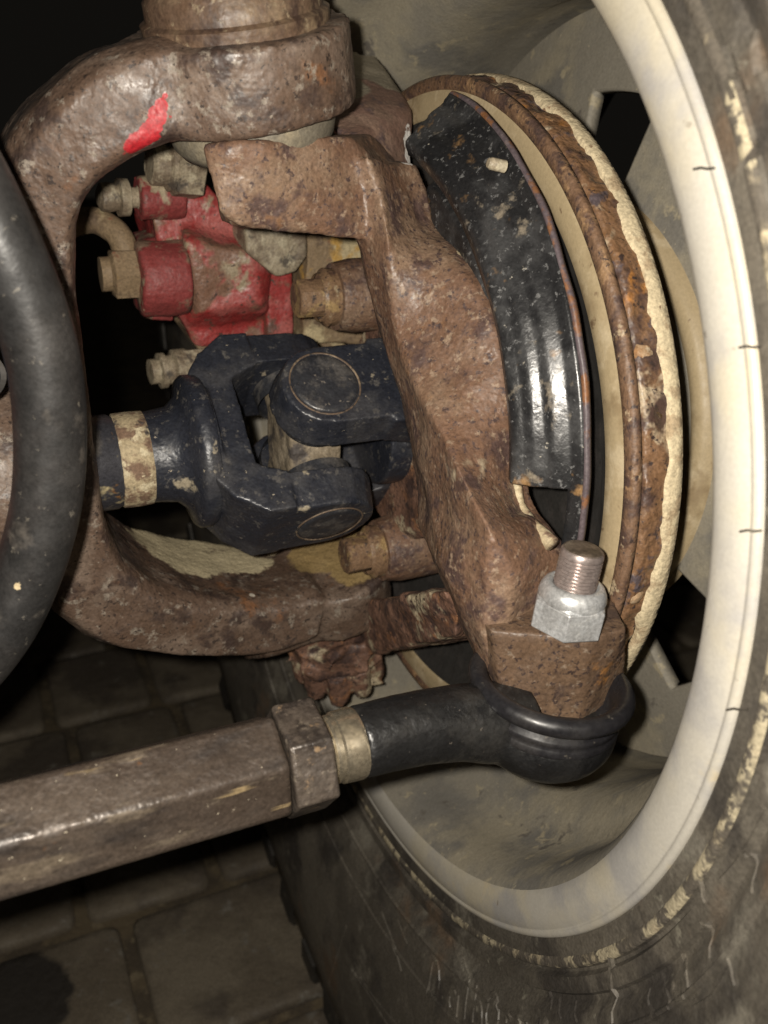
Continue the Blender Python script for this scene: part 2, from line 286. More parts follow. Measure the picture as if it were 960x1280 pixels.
for w, s_ in pm: bpy.data.objects.remove(s_)
# ---------------------------------------------------------------- wheel: tyre + rim
wheel = thing('wheel', 'knobbly dusty tyre on a pale silver rim, seen from its inner side', 'wheel', V(.1, 0, -.385))
# profile in (s, r)
tp = [(.012, .2080), (.0010, .2088), (-.0004, .2104), (-.0006, .2135), (-.0012, .2160), (-.0012, .2185), (.0003, .2195), (.0003, .2205), (-.0022, .2215), (-.0026, .2265), (-.0012, .2275), (-.0016, .2290), (-.0055, .2320), (-.0072, .2355), (-.0084, .2360), (-.0086, .2372), (-.0080, .2378), (-.010, .242), (-.0132, .2520), (-.0142, .2524), (-.0144, .2532), (-.0137, .2537), (-.0165, .262), (-.0215, .287), (-.0245, .312), (-.0248, .335), (-.0225, .355), (-.0205, .3585), (-.0200, .372), (-.012, .381), (.005, .386), (.22, .386), (.235, .37), (.235, .22), (.2, .2)]
tyre = mk('tyre', *lathe(V(0, 0, 0), AX, tp, 220), M['tyre'], wheel, True, 40)
mk('bead_mud', *lathe(V(0, 0, 0), AX, [(-.0010, .2152), (-.0017, .2160), (-.0019, .2182), (-.0010, .2190)], 200), M['tyre_mud'], tyre, True, None)
def on_tyre(r):
    if r < .2215: return -.0012
    for (s0, r0), (s1, r1) in zip(tp[8:], tp[9:]):
        if r0 <= r <= r1: return s0+(s1-s0)*(r-r0)/(r1-r0)
    return -.02
# shoulder lugs, alternating long and short
lugs = []
for kind, (rin, w) in enumerate(((.352, 3.6), (.365, 3.2))):
    secs = []
    for s_, ro in ((-.0225, .3810), (-.019, .3880), (.03, .3925), (.05, .3925)):
        secs.append([polar(rin+(0 if s_ < 0 else .02), -w*.5, s_), polar(rin+(0 if s_ < 0 else .02), w*.5, s_), polar(ro, w*.42, s_), polar(ro, -w*.42, s_)])
    lugs.append(loft(secs))
lugm = [mk('shoulder_lug', *l, M['tyre_dark'], wheel, False) for l in lugs]
for k in range(56):
    src = lugm[k % 2]; o = src if k < 2 else src.copy()
    if k >= 2: COL.objects.link(o); o.parent = wheel
    piv = Vector(V(0, 0, 0)); R = Matrix.Translation(piv) @ Matrix.Rotation(math.radians(k*360/56+random.uniform(-.4, .4)), 4, 'X') @ Matrix.Translation(-piv)
    o.matrix_parent_inverse = Matrix.Translation(-Vector(wheel.location)); o.matrix_basis = R
# raised sidewall marks: strokes laid on the rubber (r, angle) polylines
def stroke(path, w=.0016, hgt=.0007, name='raised_mark', m=None, n=3):
    P = []
    for (r0, a0), (r1, a1) in zip(path, path[1:]):
        for i in range(n): f = i/n; P.append((r0+(r1-r0)*f, a0+(a1-a0)*f))
    P.append(path[-1]); secs = []
    for i, (r, a) in enumerate(P):
        q0, q1 = P[max(i-1, 0)], P[min(i+1, len(P)-1)]
        dr, da = q1[0]-q0[0], math.radians(q1[1]-q0[1])*r; L_ = math.hypot(dr, da) or 1; nr, na = -da/L_*w/2, dr/L_*w/2
        def pt(k, up): rr = r+nr*k; aa = a+math.degrees(na*k/r); return polar(rr, aa, on_tyre(rr)-up)
        secs.append([pt(1, -.0006), pt(.7, hgt), pt(-.7, hgt), pt(-1, -.0006)])
    return mk(name, *loft(secs), m or M['tyre'], tyre, False)
def glyph(strokes, r, a, sz, w=.0016, flip=1, name='raised_letter'):
    for st in strokes:
        stroke([(r-(y-.5)*sz, a+flip*math.degrees(x*sz/r)) for x, y in st], w, name=name)
def arcpts(cx, cy, rx, ry, a0, a1, n=7): return [(cx+rx*math.cos(math.radians(a0+(a1-a0)*i/n)), cy+ry*math.sin(math.radians(a0+(a1-a0)*i/n))) for i in range(n+1)]
G = {'D': [[(0, 0), (0, 1)], arcpts(0, .5, .6, .5, 90, -90)], 'a': [arcpts(.3, .3, .28, .3, 0, 360, 9), [(.6, 0), (.6, .62)]], 'l': [[(.1, 0), (.1, 1)]],
     'h': [[(0, 0), (0, 1)], arcpts(.28, .3, .28, .3, 180, 0)+[(.56, 0)]], 'O': [arcpts(.35, .5, .35, .5, 0, 360, 12)], 's': [arcpts(.25, .47, .22, .16, 30, 270, 6)+arcpts(.25, .15, .22, .16, 90, -150, 6)],
     'u': [[(0, .62)]+arcpts(.27, .25, .27, .25, 180, 360)+[(.54, .62)]], 'n': [[(0, 0), (0, .62)], arcpts(.27, .36, .27, .26, 180, 0)+[(.54, 0)]], 'd': [arcpts(.3, .3, .28, .3, 0, 360, 9), [(.6, 0), (.6, 1)]]}
def px2ra(x, y):
    s_ = -.012
    for _ in range(6):
        p = S(x, y, s_); t_, h_ = -p[1], p[2]-H0; r_ = math.hypot(t_, h_); s_ = on_tyre(r_)
    return r_, math.degrees(math.atan2(h_, t_))
for ch, x, y, sz in (('D', 538, 1218, .012), ('a', 562, 1238, .011), ('l', 581, 1246, .012), ('h', 593, 1253, .011), ('O', 608, 1264, .012), ('s', 632, 1272, .010), ('u', 650, 1277, .010), ('n', 672, 1280, .010)):
    r_, a_ = px2ra(x, y); glyph(G[ch], r_, a_, sz*1.2, .0026)
for pth, w in (([(925, 1065), (938, 1069), (944, 1090), (940, 1114), (932, 1128)], .0016), ([(876, 1154), (886, 1158), (890, 1175), (887, 1195), (882, 1206)], .0016), ([(854, 1194), (858, 1214), (860, 1234)], .0016), ([(829, 1218), (834, 1240), (836, 1256)], .0015),
               ([(813, 1236), (812, 1258), (818, 1270), (836, 1259)], .0014), ([(843, 1228), (841, 1238), (846, 1248), (855, 1246)], .0014), ([(868, 1252), (890, 1238), (912, 1200), (918, 1232)], .0016), ([(763, 1196), (764, 1235), (765, 1279)], .0022), ([(700, 1248), (702, 1275)], .0014), ([(688, 1240), (690, 1262)], .0012), ([(720, 1252), (722, 1279)], .0012),
               ([(432, 1158), (418, 1205), (412, 1262)], .0016), ([(440, 1212), (462, 1245), (485, 1282)], .002), ([(450, 1222), (470, 1250), (498, 1283)], .0014), ([(462, 1090), (480, 1135), (500, 1150), (510, 1180)], .0012), ([(478, 1140), (492, 1185), (500, 1215)], .0012),
               ([(955, 1008), (938, 1040), (918, 1072), (898, 1095)], .0018), ([(932, 18), (921, 45), (914, 66)], .0010), ([(944, 40), (950, 92)], .0022), ([(893, 20), (900, 45), (905, 52)], .0018), ([(916, 68), (922, 86), (929, 104), (933, 118)], .0028), ([(955, 170), (944, 190), (925, 215)], .0022), ([(908, 100), (918, 125)], .0014), ([(912, 96), (928, 92)], .001), ([(874, 1100), (881, 1128)], .001), ([(560, 1165), (585, 1195), (600, 1215)], .0022)):
    stroke([px2ra(*q) for q in pth], w)
for x, y in ((880, 210), (937, 433), (938, 663), (921, 886)):
    mk('rubber_nib', *tube([S(x-13, y+1.5, -.0022), S(x-4, y-.5, -.0026), S(x+4, y+1, -.0026), S(x+13, y, -.0022)], .0003, 6), M['tyre_dark'], tyre)
# ---------------------------------------------------------------- rim
rp = [(.010, .2082), (.003, .2094), (.0000, .2094), (-.0008, .2088), (-.0011, .2078), (-.0010, .2070), (-.0006, .2067), (-.0008, .2062), (-.0013, .2050), (-.0016, .2020), (-.0013, .1985), (-.0004, .1955), (.0006, .1938), (.0012, .1931)]
rim = mk('rim_flange', *lathe(V(0, 0, 0), AX, rp, 220), M['rim'], wheel, True, None)
bp = [(.0012, .1931), (.0026, .1919), (.0055, .1902), (.0100, .1885), (.0150, .1874), (.020, .1868), (.034, .1850), (.040, .1790), (.048, .1715), (.060, .1690), (.085, .1690), (.092, .1720), (.115, .1745), (.150, .1760), (.20, .19)]
mk('rim_barrel', *lathe(V(0, 0, 0), AX, bp, 160), M['barrel'], wheel, True, None)
# wheel disc with six windows, s about .1
def disc_s(r):
    if r < .060: return .118
    if r < .086: return .118-.026*math.sin((r-.060)/.026*math.pi/2)
    if r < .098: return .092+.004*(r-.086)/.012
    return .096+.014*((r-.098)/.072)
NA = 720; rads = [.03, .045]+list(np.arange(.060, .1695, .0012))+[.1695]
win = [(-36, .100, .1385, 11.5), (24, .101, .138, 11), (86, .102, .136, 9), (144, .101, .138, 13), (204, .101, .138, 13), (264, .101, .138, 13)]
vs, fs = [], []
for r in rads:
    for i in range(NA): vs.append(polar(r, i*360/NA, disc_s(r)))
for k in range(len(rads)-1):
    rm = (rads[k]+rads[k+1])/2
    for i in range(NA):
        am = (i+.5)*360/NA; hit = False
        for wa, r0, r1, hw in win:
            da = (am-wa+180) % 360-180
            if r0 < rm < r1 and abs(da) < hw: hit = True
        if not hit: j = (i+1) % NA; fs.append((k*NA+i, k*NA+j, (k+1)*NA+j, (k+1)*NA+i))
dsc = mk('rim_disc', vs, fs, M['barrel'], wheel, True, 40)
so = dsc.modifiers.new('solid', 'SOLIDIFY'); so.thickness = .006; so.offset = 0
mk('hub_ring', *lathe(V(0, 0, 0), AX, [(.104, .086), (.092, .0885), (.088, .0920), (.0875, .0955), (.089, .0990), (.098, .1010)], 120), M['tan_face'], wheel, True, None)
for k in range(5): mk('lug_nut', *hexprism(polar(.057, k*72-14, .112), AX, .0105, -.012, .006, 0, .12), M['darkmetal'], wheel, False)
# ---------------------------------------------------------------- brake rotor
rotor = thing('brake_rotor', 'rusty vented brake disc with cream mud on its rim', 'brake disc', V(.03, 0, -.139))
S0, S1, RR = .0225, .0410, .1388
mk('friction_face', *lathe(V(0, 0, 0), AX, [(S0+.0012, .1237), (S0+.0004, .1244), (S0+.0004, .1270), (S0-.0002, .1300), (S0+.0006, .1338)], 180), M['tan_face'], rotor, True, None)
mk('inner_face_shade', *lathe(V(0, 0, 0), AX, [(S0+.012, .055), (S0+.010, .110), (S0+.0012, .1239)], 120), M['hole_dark'], rotor, True, None)  # unswept inner face; its near-black colour also paints in the deep shadow gap
mk('rust_lip', *lathe(V(0, 0, 0), AX, [(S0+.0010, .1332), (S0+.0000, .1340), (S0-.0002, .1360), (S0+.0001, .1378), (S0+.0012, RR), (S0+.0032, RR-.0002), (S0+.0038, .1372), (S0+.0040, .134)], 220, jit=.0004), M['rust_lip'], rotor, True, None)
ep = [(S0+.0044, .134), (S0+.0046, .1374), (S0+.0054, .1384), (S0+.0070, .1386), (S0+.0088, .1385), (S0+.0105, .1386), (S0+.0122, .1385), (S0+.0136, .1386)]
vs, fs = lathe(V(0, 0, 0), AX, ep, 420)
for n_, p in enumerate(vs):
    d_ = np.array([0, p[1], p[2]-H0]); d_ /= np.linalg.norm(d_); q_ = Vector(p)
    vs[n_] = p+d_*(.0011*noise.noise(q_*150)+.0006*noise.noise(q_*420)-.0012*max(0, noise.noise(q_*70)-.1)*2)
mk('vent_edge', vs, fs, M['rust_edge'], rotor, True, None)
for k in range(30):
    A = k*12+4+random.uniform(-2.5, 2.5); pts = []
    for _ in range(26):
        u = np.array([random.gauss(0, 1) for _ in range(3)]); u /= np.linalg.norm(u)
        pts.append(polar(.1371+u[0]*.0017, A+u[1]*random.uniform(1.0, 2.0), S0+.0085+u[2]*.0042))
    mk('vent_rib', *hull(pts), M['rib'] if k % 3 else M['rust_edge'], rotor, True, None)
vs, fs = lathe(V(0, 0, 0), AX, [(S0+.0128, .1372), (S0+.0133, .1392), (S0+.0142, .1396), (S0+.016, .1399), (S1-.0004, .1398), (S1, .1390), (S1, .08), (S0+.012, .07)], 420)
for n_ in range(4*420):
    q_ = Vector(vs[n_]); q_.x = 0; k_ = noise.noise(q_*55)*.0022+noise.noise(q_*230)*.0009
    vs[n_] = vs[n_]+np.array([k_*(1-n_//420*.25), 0, 0])+np.array([0, random.uniform(-.00012, .00012), random.uniform(-.00012, .00012)])
mk('mud_rim', vs, fs, M['cream_edge'], rotor, True, None)
mk('rotor_hat', *lathe(V(0, 0, 0), AX, [(S1, .085), (S1, .078), (S1+.03, .076), (S1+.032, .03)], 60), M['hole_dark'], rotor, True, 40)
# ---------------------------------------------------------------- dust shield
def sh_s(r):   # dished section with a rolled ridge and an outer lip
    pts = [(.060, .003), (.0965, .0035), (.0995, .0066), (.102, .0050), (.1055, -.0012), (.1095, -.0028), (.114, .0006), (.118, .0052), (.1235, .0108), (.1262, .0125)]
    for (r0, s0), (r1, s1) in zip(pts, pts[1:]):
        if r <= r1: f = (r-r0)/(r1-r0); f = f*f*(3-2*f); return s0+(s1-s0)*f
    return pts[-1][1]
SHO = np.array([0, 0, .008])
shield = thing('dust_shield', 'black stamped dust shield between rusty knuckle and brake disc', 'dust shield', V(.008, .1, -.02))
rr_ = np.linspace(.062, .1262, 60); aa = np.linspace(-16, 86, 400); vs, fs = [], []
for a_ in aa:
    for r_ in rr_:
        p = polar(r_, a_, sh_s(r_))+SHO; n_ = noise.noise(Vector(p)*40)*.0007; vs.append(p+np.array([n_, 0, 0]))
nr = len(rr_)
for i in range(len(aa)-1):
    am = (aa[i]+aa[i+1])/2
    for k in range(nr-1):
        rm = (rr_[k]+rr_[k+1])/2
        if -9+(rm-.1)*-100 < am < 5.2 and .1030 < rm < .1215: continue
        if am > (70 if rm < .088 else 74 if rm < .106 else 79): continue
        fs.append((i*nr+k, i*nr+k+1, (i+1)*nr+k+1, (i+1)*nr+k))
shp = mk('shield_panel', vs, fs, M['shield'], shield, True, 60)
so = shp.modifiers.new('solid', 'SOLIDIFY'); so.thickness = .0014; so.offset = 0
vs, fs = [], []
for i, a_ in enumerate(np.linspace(-16, 79, 120)):
    wv = .0004*noise.noise(Vector((a_*.12, 3, 1)))*3
    vs += [q+SHO for q in (polar(.1254+wv, a_, .0122), polar(.1272+wv, a_, .0118), polar(.1278+wv, a_, .0126), polar(.1276+wv, a_, .0140), polar(.1254+wv, a_, .0134))]
    if i: b = i*5; fs += [(b-5+k, b-5+(k+1) % 5, b+(k+1) % 5, b+k) for k in range(5)]
mk('shield_lip', vs, fs, M['shield_lip'], shield, True, None)
bolt = mk('shield_bolt', *lathe(S(617, 205, .002), (-1, .1, .2), [(-.004, .0020), (.0010, .0019), (.002, .0014), (.0023, 0)], 12), M['tanbolt'], shield)
# ---------------------------------------------------------------- kingpin line and axle yoke
KC = V(-.036, 0, 0); KD = np.array([-.2, -.18, 1.]); KDn = KD/np.linalg.norm(KD)
def kp(h): return KC+KD*h
axle = thing('axle_yoke', 'thick brown forged axle yoke with a red paint stroke on its upper arm', 'axle', V(-.14, 0, -.12))
TF = .030
outer = [(300, 50), (230, 40), (180, 46), (125, 65), (70, 108), (27, 157), (2, 215), (5, 300), (25, 380), (45, 460), (52, 540), (50, 620), (48, 700), (62, 772), (130, 818), (200, 830), (260, 833), (335, 828), (400, 806)]
inner = [(330, 172), (249, 173), (205, 186), (157, 208), (125, 233), (105, 268), (98, 310), (101, 380), (108, 450), (118, 530), (126, 600), (138, 665), (158, 706), (190, 735), (222, 748), (260, 755), (300, 757), (350, 754), (405, 742)]
tf = [.048]*3+[.045, .042, .038, .034, .030, .028, .026, .025, .024, .022, .020, .018, .016, .014, .012, .012]
tb = [-.010]*3+[-.012, -.014, -.018, -.020, -.022, -.024, -.026, -.028, -.030, -.036, -.044, -.050, -.052, -.052, -.048, -.044]
nn = 64; so_ = spline(outer, nn); si_ = spline(inner, nn); tfi = np.interp(np.linspace(0, len(tf)-1, nn), range(len(tf)), tf); tbi = np.interp(np.linspace(0, len(tb)-1, nn), range(len(tb)), tb)
secs = []
for k in range(nn):
    po, pi_ = T(*so_[k], tfi[k]), T(*si_[k], tfi[k]); mid = (po+pi_)/2
    back = np.array([0, tfi[k]-tbi[k], 0])
    g = po-pi_; c1 = po-g*.16+np.array([0, .0, 0]); c0 = pi_+g*.12
    po2 = po+np.array([0, .010, 0]); pi2 = pi_+np.array([0, .007, 0])
    secs.append([c0, c1, po2, po+back, pi_+back, pi2])
parts = [loft(secs), hull(cyl_pts(kp(.1365), KD, .0352, -.0115, .0125, 40)+[T(215, 62, .042), T(215, 172, .044), T(240, 175, -.008), T(240, 60, -.008)])]
# lower boss
lb = kp(-.082)
parts += [cylinder(lb+np.array([.004, 0, 0]), KD, .027, -.012, .014, 40), hull(cyl_pts(lb, KD, .022, -.012, .006)+[T(330, 770, .0), T(330, 825, -.002), T(300, 760, -.04), T(300, 825, -.03)])]
# axle tube socket
parts += [cylinder(V(-.16, 0, 0), AX, .040, -.02, .022, 40)]
yk = cast('yoke_casting', parts, M['yoke'], axle, .0017, 5, .0007, 70, .00022)
mk('axle_tube', *lathe(V(-.36, 0, 0), AX, [(0, 0), (0, .0365), (.2, .0365), (.2, .0)], 60), M['axle_tube'], axle, True, 40)
# muddy floor of the lower arm
ubj = thing('ball_joint', 'rusty stepped ball joint cap on top of the yoke', 'ball joint', kp(.10))
mk('joint_cap', *lathe(kp(.1340), KD, [(.010, .0), (.0135, .0290), (.0185, .0293), (.0195, .0275), (.0245, .0272), (.0265, .0255), (.036, .0250), (.05, .0245), (.05, 0)], 64), M['cap'], ubj, True, 40)
mk('joint_boot', *lathe(kp(.1365), KD, [(-.011, .027), (-.0150, .0280), (-.0200, .0268), (-.0230, .0245), (-.0235, .01), (-.025, .0)], 64), M['dusty_rubber'], ubj, True, 60)
mk('joint_stud', *lathe(kp(.1255), KD, [(-.030, .008), (-.02, .009)], 20), M['hubbolt'], ubj)
# ---------------------------------------------------------------- steering knuckle
kn = thing('steering_knuckle', 'rusty cast steering knuckle arching round the drive joint', 'steering knuckle', V(0, .05, -.12))
def ksec(R, G_, L_, sr, sg, sl, back):
    r_, g_, l_ = S(*R, sr), S(*G_, sg), S(*L_, sl)
    return [r_, g_, l_, l_+np.array([.010, back, 0]), r_+np.array([.006, back*.5, 0]), r_+np.array([.008, .002, 0])]
KS = [((500, 205), (460, 195), (400, 215), -.008, -.028, -.040, .03), ((517, 250), (475, 240), (430, 262), -.004, -.024, -.032, .03), ((530, 288), (485, 300), (452, 315), -.003, -.024, -.026, .028), ((572, 330), (488, 355), (466, 375), -.002, -.023, -.022, .028),
      ((604, 383), (493, 415), (480, 430), 0, -.022, -.020, .028), ((626, 443), (518, 480), (497, 480), .001, -.022, -.019, .028), ((637, 520), (548, 535), (513, 530), .001, -.023, -.019, .03), ((640, 600), (577, 595), (528, 600), .001, -.024, -.020, .03),
      ((655, 650), (612, 662), (543, 660), .001, -.024, -.023, .034), ((690, 700), (645, 720), (556, 722), .004, -.016, -.027, .04)]
KA = spline([[*k[0], *k[1], *k[2], k[3], k[4], k[5], k[6]] for k in KS], 40)
P1 = loft([ksec(k[0:2], k[2:4], k[4:6], *k[6:10]) for k in KA])
# upper arm over to the ball joint
ua = [T(254, 182, .044), T(262, 225, .046), T(274, 266, .046), T(298, 284, .046), T(385, 282, .046), T(455, 302, .042), T(500, 235, .03), T(440, 172, .040), T(400, 172, .045), T(330, 180, .052), T(290, 178, .050)]
P2 = hull(ua+[p+np.array([.020, .030, 0]) for p in ua])
P2b = cylinder(kp(.1020), KD, .016, -.010, .012, 36)
# steering arm with its drilled end block
HT, HB = -.017, -.0515
top = [Hh(614, 789, HT), Hh(738, 799, HT), Hh(783, 786, HT), Hh(768, 752, HT), Hh(736, 724, HT), Hh(648, 712, HT), Hh(576, 748, HT)]
bot = [Hh(632, 905, HB), Hh(724, 908, HB), Hh(780, 872, HB)]+[np.array([p[0], p[1], HB+H0+.004]) for p in top[3:6]]+[Hh(592, 818, HB+.006)]
P3 = hull(top+bot)
P4 = hull(ksec(*KS[8])+ksec(*KS[9])+[top[6], bot[6], top[5], top[4], bot[5], top[0]+np.array([0, .004, -.004]), bot[0]+np.array([0, .006, .006])])
P4x = ([S(556, 700, -.027), S(556, 730, -.027), S(640, 690, -.012), S(690, 690, .004), top[5], top[6], top[4], bot[6], bot[5], S(585, 780, -.025), S(640, 700, .012)+np.array([0, .03, 0])])
body = cast('knuckle_casting', [P1, P2, P2b, P4], M['knuckle'], kn, .0014, 3, .0009, 75, .0003)
armo = cast('steering_arm', [P3], M['arm'], kn, .0010, 2, .0004, 90, .00015)
# lower arm below the yoke
lowp = [cylinder(kp(-.114), KD, .0225, -.009, .007, 28), hull([kp(-.114)+np.array([.010, -.016, -.006]), kp(-.114)+np.array([.010, -.016, .006]), kp(-.114)+np.array([.010, .016, .006]), kp(-.114)+np.array([.010, .016, -.006]), S(552, 738, -.02), S(575, 750, -.018), S(570, 795, -.016), S(600, 735, .012), S(605, 795, .012)])]
for _ in range(22):
    A = random.uniform(-.4, math.pi+.9); ax_, e1_, e2_ = basis(KD); c = kp(-.116+random.uniform(-.012, .008))+(np.array([math.cos(A), -math.sin(A), 0]))*random.uniform(.016, .024); rr = random.uniform(.0035, .0075)
    lowp.append(hull([c+np.array([random.gauss(0, 1), random.gauss(0, 1), random.gauss(0, .9)])*rr*.6 for _ in range(14)]))
cast('lower_arm', lowp, M['lump'], kn, .0013, 5, .0018, 70, .0005)
mk('hub_barrel', *lathe(V(0, 0, 0), AX, [(.004, .02), (.004, .046), (.008, .050), (.03, .05)], 60), M['lump'], kn, True, 40)
# ear behind the upper joint
ear = [T(402, 152, -.005), T(460, 128, -.010), T(514, 138, -.012), T(513, 240, .0), T(480, 215, .012), T(440, 175, .016)]
earb = [T(430, 60, -.075), T(470, 70, -.07), T(512, 132, -.05), T(512, 235, -.04), T(450, 200, -.04)]
cast('caliper_ear', [hull(ear+earb)], M['ear'], kn, .0014, 3, .0008, 80, .0002)
mk('mud_seam', *tube([S(x, y, .0025) for x, y in [(519, 262), (527, 282), (545, 302), (572, 322), (596, 360), (613, 398), (627, 440), (637, 490), (641, 540), (644, 590), (650, 630), (664, 655), (690, 680)]], [.0008, .0013, .0017, .0020, .0016, .0018, .0012, .0010, .0012, .0018, .0016, .0022, .0026], 8), M['seam'], kn, True, None)
# hub bolts: boss, washer and twelve-point head, pointing inboard
def hub_bolt(c, tilt=(0, 0, 0)):
    ax = np.array([-1., 0, 0])+np.array(tilt)
    b = mk('hub_bolt', *join(lathe(c, ax, [(-.004, 0), (-.004, .0118), (0, .0122), (.0015, .0105), (.003, .0100)], 32), hexprism(c, ax, .0080, .001, .0125, 0, .08, 12)), M['hubbolt'], kn, True, 30)
    mk('bolt_boss', *lathe(c, ax, [(-.034, .0155), (-.012, .0155), (-.004, .0140), (-.0035, 0)], 32), M['knuckle'], b, True, 40)
    return b
hub_bolt(T(402, 372, -.022)+np.array([.001, 0, 0])); hub_bolt(T(462, 690, .006))
# lower ball joint castle nut, caked with mud
lbj = thing('castle_nut', 'mud-caked castle nut hanging under the lower end of the yoke', 'nut', kp(-.15))
nutp = [hexprism(kp(-.130), KD, .0215, -.008, .007, 10, .1)]
for k in range(9):
    ax_, e1_, e2_ = basis(KD); A = math.radians(k*40+25); nutp.append(hexprism(kp(-.130)+(e1_*math.cos(A)+e2_*math.sin(A))*.0185, KD, .0055, -.012, .006, k*20, .15))
cast('nut_body', nutp, M['lump'], lbj, .0011, 2, .0010, 110, .0004)
mud = [hull([kp(-.138)+np.array([random.uniform(-.016, .02), random.uniform(-.02, .005), random.uniform(-.006, .008)]) for _ in range(16)]) for _ in range(3)]
cast('mud_clod', mud, M['lump'], lbj, .0012, 2, .0012, 120, .0005)
# ---------------------------------------------------------------- drive shafts and universal joint
UC = V(-.036, 0, 0); UA = math.radians(50)
n1 = V(0, math.cos(UA), math.sin(UA))-V(0, 0, 0); n2 = V(0, math.sin(UA), -math.cos(UA))-V(0, 0, 0)   # outer-yoke pin axis, inner-yoke pin axis
def loc3(x, u, v, nu, nv): return UC+AX*x+nu*u+nv*v
def yoke(nu, nv, sgn, half, earw, base, cap_r):
    """two ears along +-nu; sgn: direction (along the axle) of the shaft; built as a bent forged fork"""
    parts = []
    for e in (1, -1):
        # ear: flat-sided plate with rounded tip round the bearing bore
        i0, i1 = half-.0150, half
        pts = []
        for u in (i0, i1):
            ch = 0 if u == i0 else .0025
            for A in np.linspace(-90, 90, 9): pts.append(loc3(-sgn*(earw-ch)*math.cos(math.radians(A)), e*u, (earw-ch)*math.sin(math.radians(A)), nu, nv))
            for v in (-1, 1): pts.append(loc3(sgn*.014, e*u, v*(earw-ch), nu, nv)); pts.append(loc3(sgn*base*.75, e*u, v*(earw-ch), nu, nv))
        parts.append(hull(pts))
        # arm back to the base, with a chamfered outer corner, and the base plate
        q = [loc3(sgn*base*.5, e*u, v*earw, nu, nv) for u in (i0-.001, i1) for v in (-1, 1)]+[loc3(sgn*base*.80, e*u, v*earw, nu, nv) for u in (i0-.004, i1) for v in (-1, 1)]+[loc3(sgn*(base+.002), e*u, v*earw*.97, nu, nv) for u in (i0-.01, half*.82) for v in (-1, 1)]
        parts.append(hull(q))
    parts.append(hull([loc3(sgn*x, e*u, v*earw*.97, nu, nv) for x, u in ((base*.80, half*.62), (base+.003, half*.82), (base+.009, half*.60)) for e in (1, -1) for v in (-1, 1)]))
    return parts
ish = thing('inner_axle_shaft', 'black forged inner shaft with a forked yoke, coming through the axle yoke', 'shaft', V(-.15, 0, -.02))
# inner yoke ears lie along n2 (down towards the camera) and -n2
p = yoke(n2, n1, -1, .0405, .0212, .036, .0135)+[hull(cyl_pts(UC, -AX, .0265, .040, .048, 28))]
cast('yoke_fork', p, M['ujoint'], ish, .0009, 1, .0003, 90, .00012)
mk('shaft_collar', *lathe(UC, -AX, [(.042, .0), (.042, .0295), (.0435, .0305), (.0475, .0305), (.049, .0293), (.051, .0225), (.055, .0190), (.062, .0180), (.0645, .0178)], 56), M['ujoint'], ish, True, 40)
mk('shaft_journal', *lathe(UC, -AX, [(.064, .0), (.064, .0176), (.0765, .0176), (.078, .0184), (.16, .0184)], 56), M['shaft'], ish, True, 40)
mk('mud_band', *lathe(UC, -AX, [(.0642, .0174), (.0648, .0183), (.070, .0185), (.0758, .0182), (.0765, .0172)], 56, jit=.02), M['seam'], ish, True, None)
osh = thing('outer_axle_shaft', 'blue-black outer shaft fork with a round bearing cap facing the flash', 'shaft', V(0, 0, -.02))
p = yoke(n1, n2, 1, .0405, .0195, .046, .0135)+[cylinder(UC, AX, .024, .03, .06, 28)]
cast('yoke_fork', p, M['ujoint'], osh, .0009, 1, .0003, 90, .00012)
mk('stub', *lathe(UC, AX, [(.05, .022), (.07, .022), (.09, .018)], 32), M['shaft'], osh)
cross = thing('joint_cross', 'muddy cross of the universal joint between the two black forks', 'universal joint', UC-np.array([0, 0, .02]))
cast('cross_body', [cylinder(UC, n1, .0105, -.036, .036, 24), cylinder(UC, n2, .0105, -.036, .036, 24), hull(cyl_pts(UC, AX, .0165, -.011, .011, 16))], M['inside_mud'], cross, .0011, 3, .0008, 130)
for nv in (n1, n2, -n1, -n2):
    c = mk('bearing_cap', *lathe(UC, nv, [(.0180, .0148), (.0280, .0150), (.0285, .0132), (.0395, .0132), (.0405, .0130), (.0412, .0122), (.0410, .0098), (.0413, .0060), (.0412, 0)], 48), M['capface'], cross, True, 50)
    mk('snap_ring', *lathe(UC, nv, [(.0403, .0141), (.0409, .0141), (.0409, .0135), (.0403, .0134)], 48), M['rustring'], c, True, None)
# ---------------------------------------------------------------- tie rod
RT, RH = .141, -.0417
rod = thing('tie_rod', 'brown hexagonal steel tie rod tube with a jam nut, crossing the foreground', 'tie rod', V(-.15, RT, RH-.02))
hx = mk('hex_tube', *hexprism(V(0, RT, RH), AX, .0156, -.42, -.0945, 24, .0), M['hextube'], rod, True, 30); bev(hx, .0016, 3)
jn = mk('jam_nut', *hexprism(V(0, RT, RH), AX, .0167, -.0940, -.0815, 8, .06), M['jam'], rod, True, 25); bev(jn, .0007, 2)
tre = thing('tie_rod_end', 'black ball-ended tie rod joint bolted up under the steering arm', 'tie rod end', V(.012, RT, -.115))
thr = [(-.0985+k*.0008, .0094+(.0005 if k % 2 else 0)) for k in range(26)]
mk('threaded_shank', *lathe(V(0, RT, RH), AX, thr+[(-.0772, .0098), (-.0766, .0104), (-.0712, .0107), (-.0700, .0102)], 48), M['brass'], tre, True, 30)
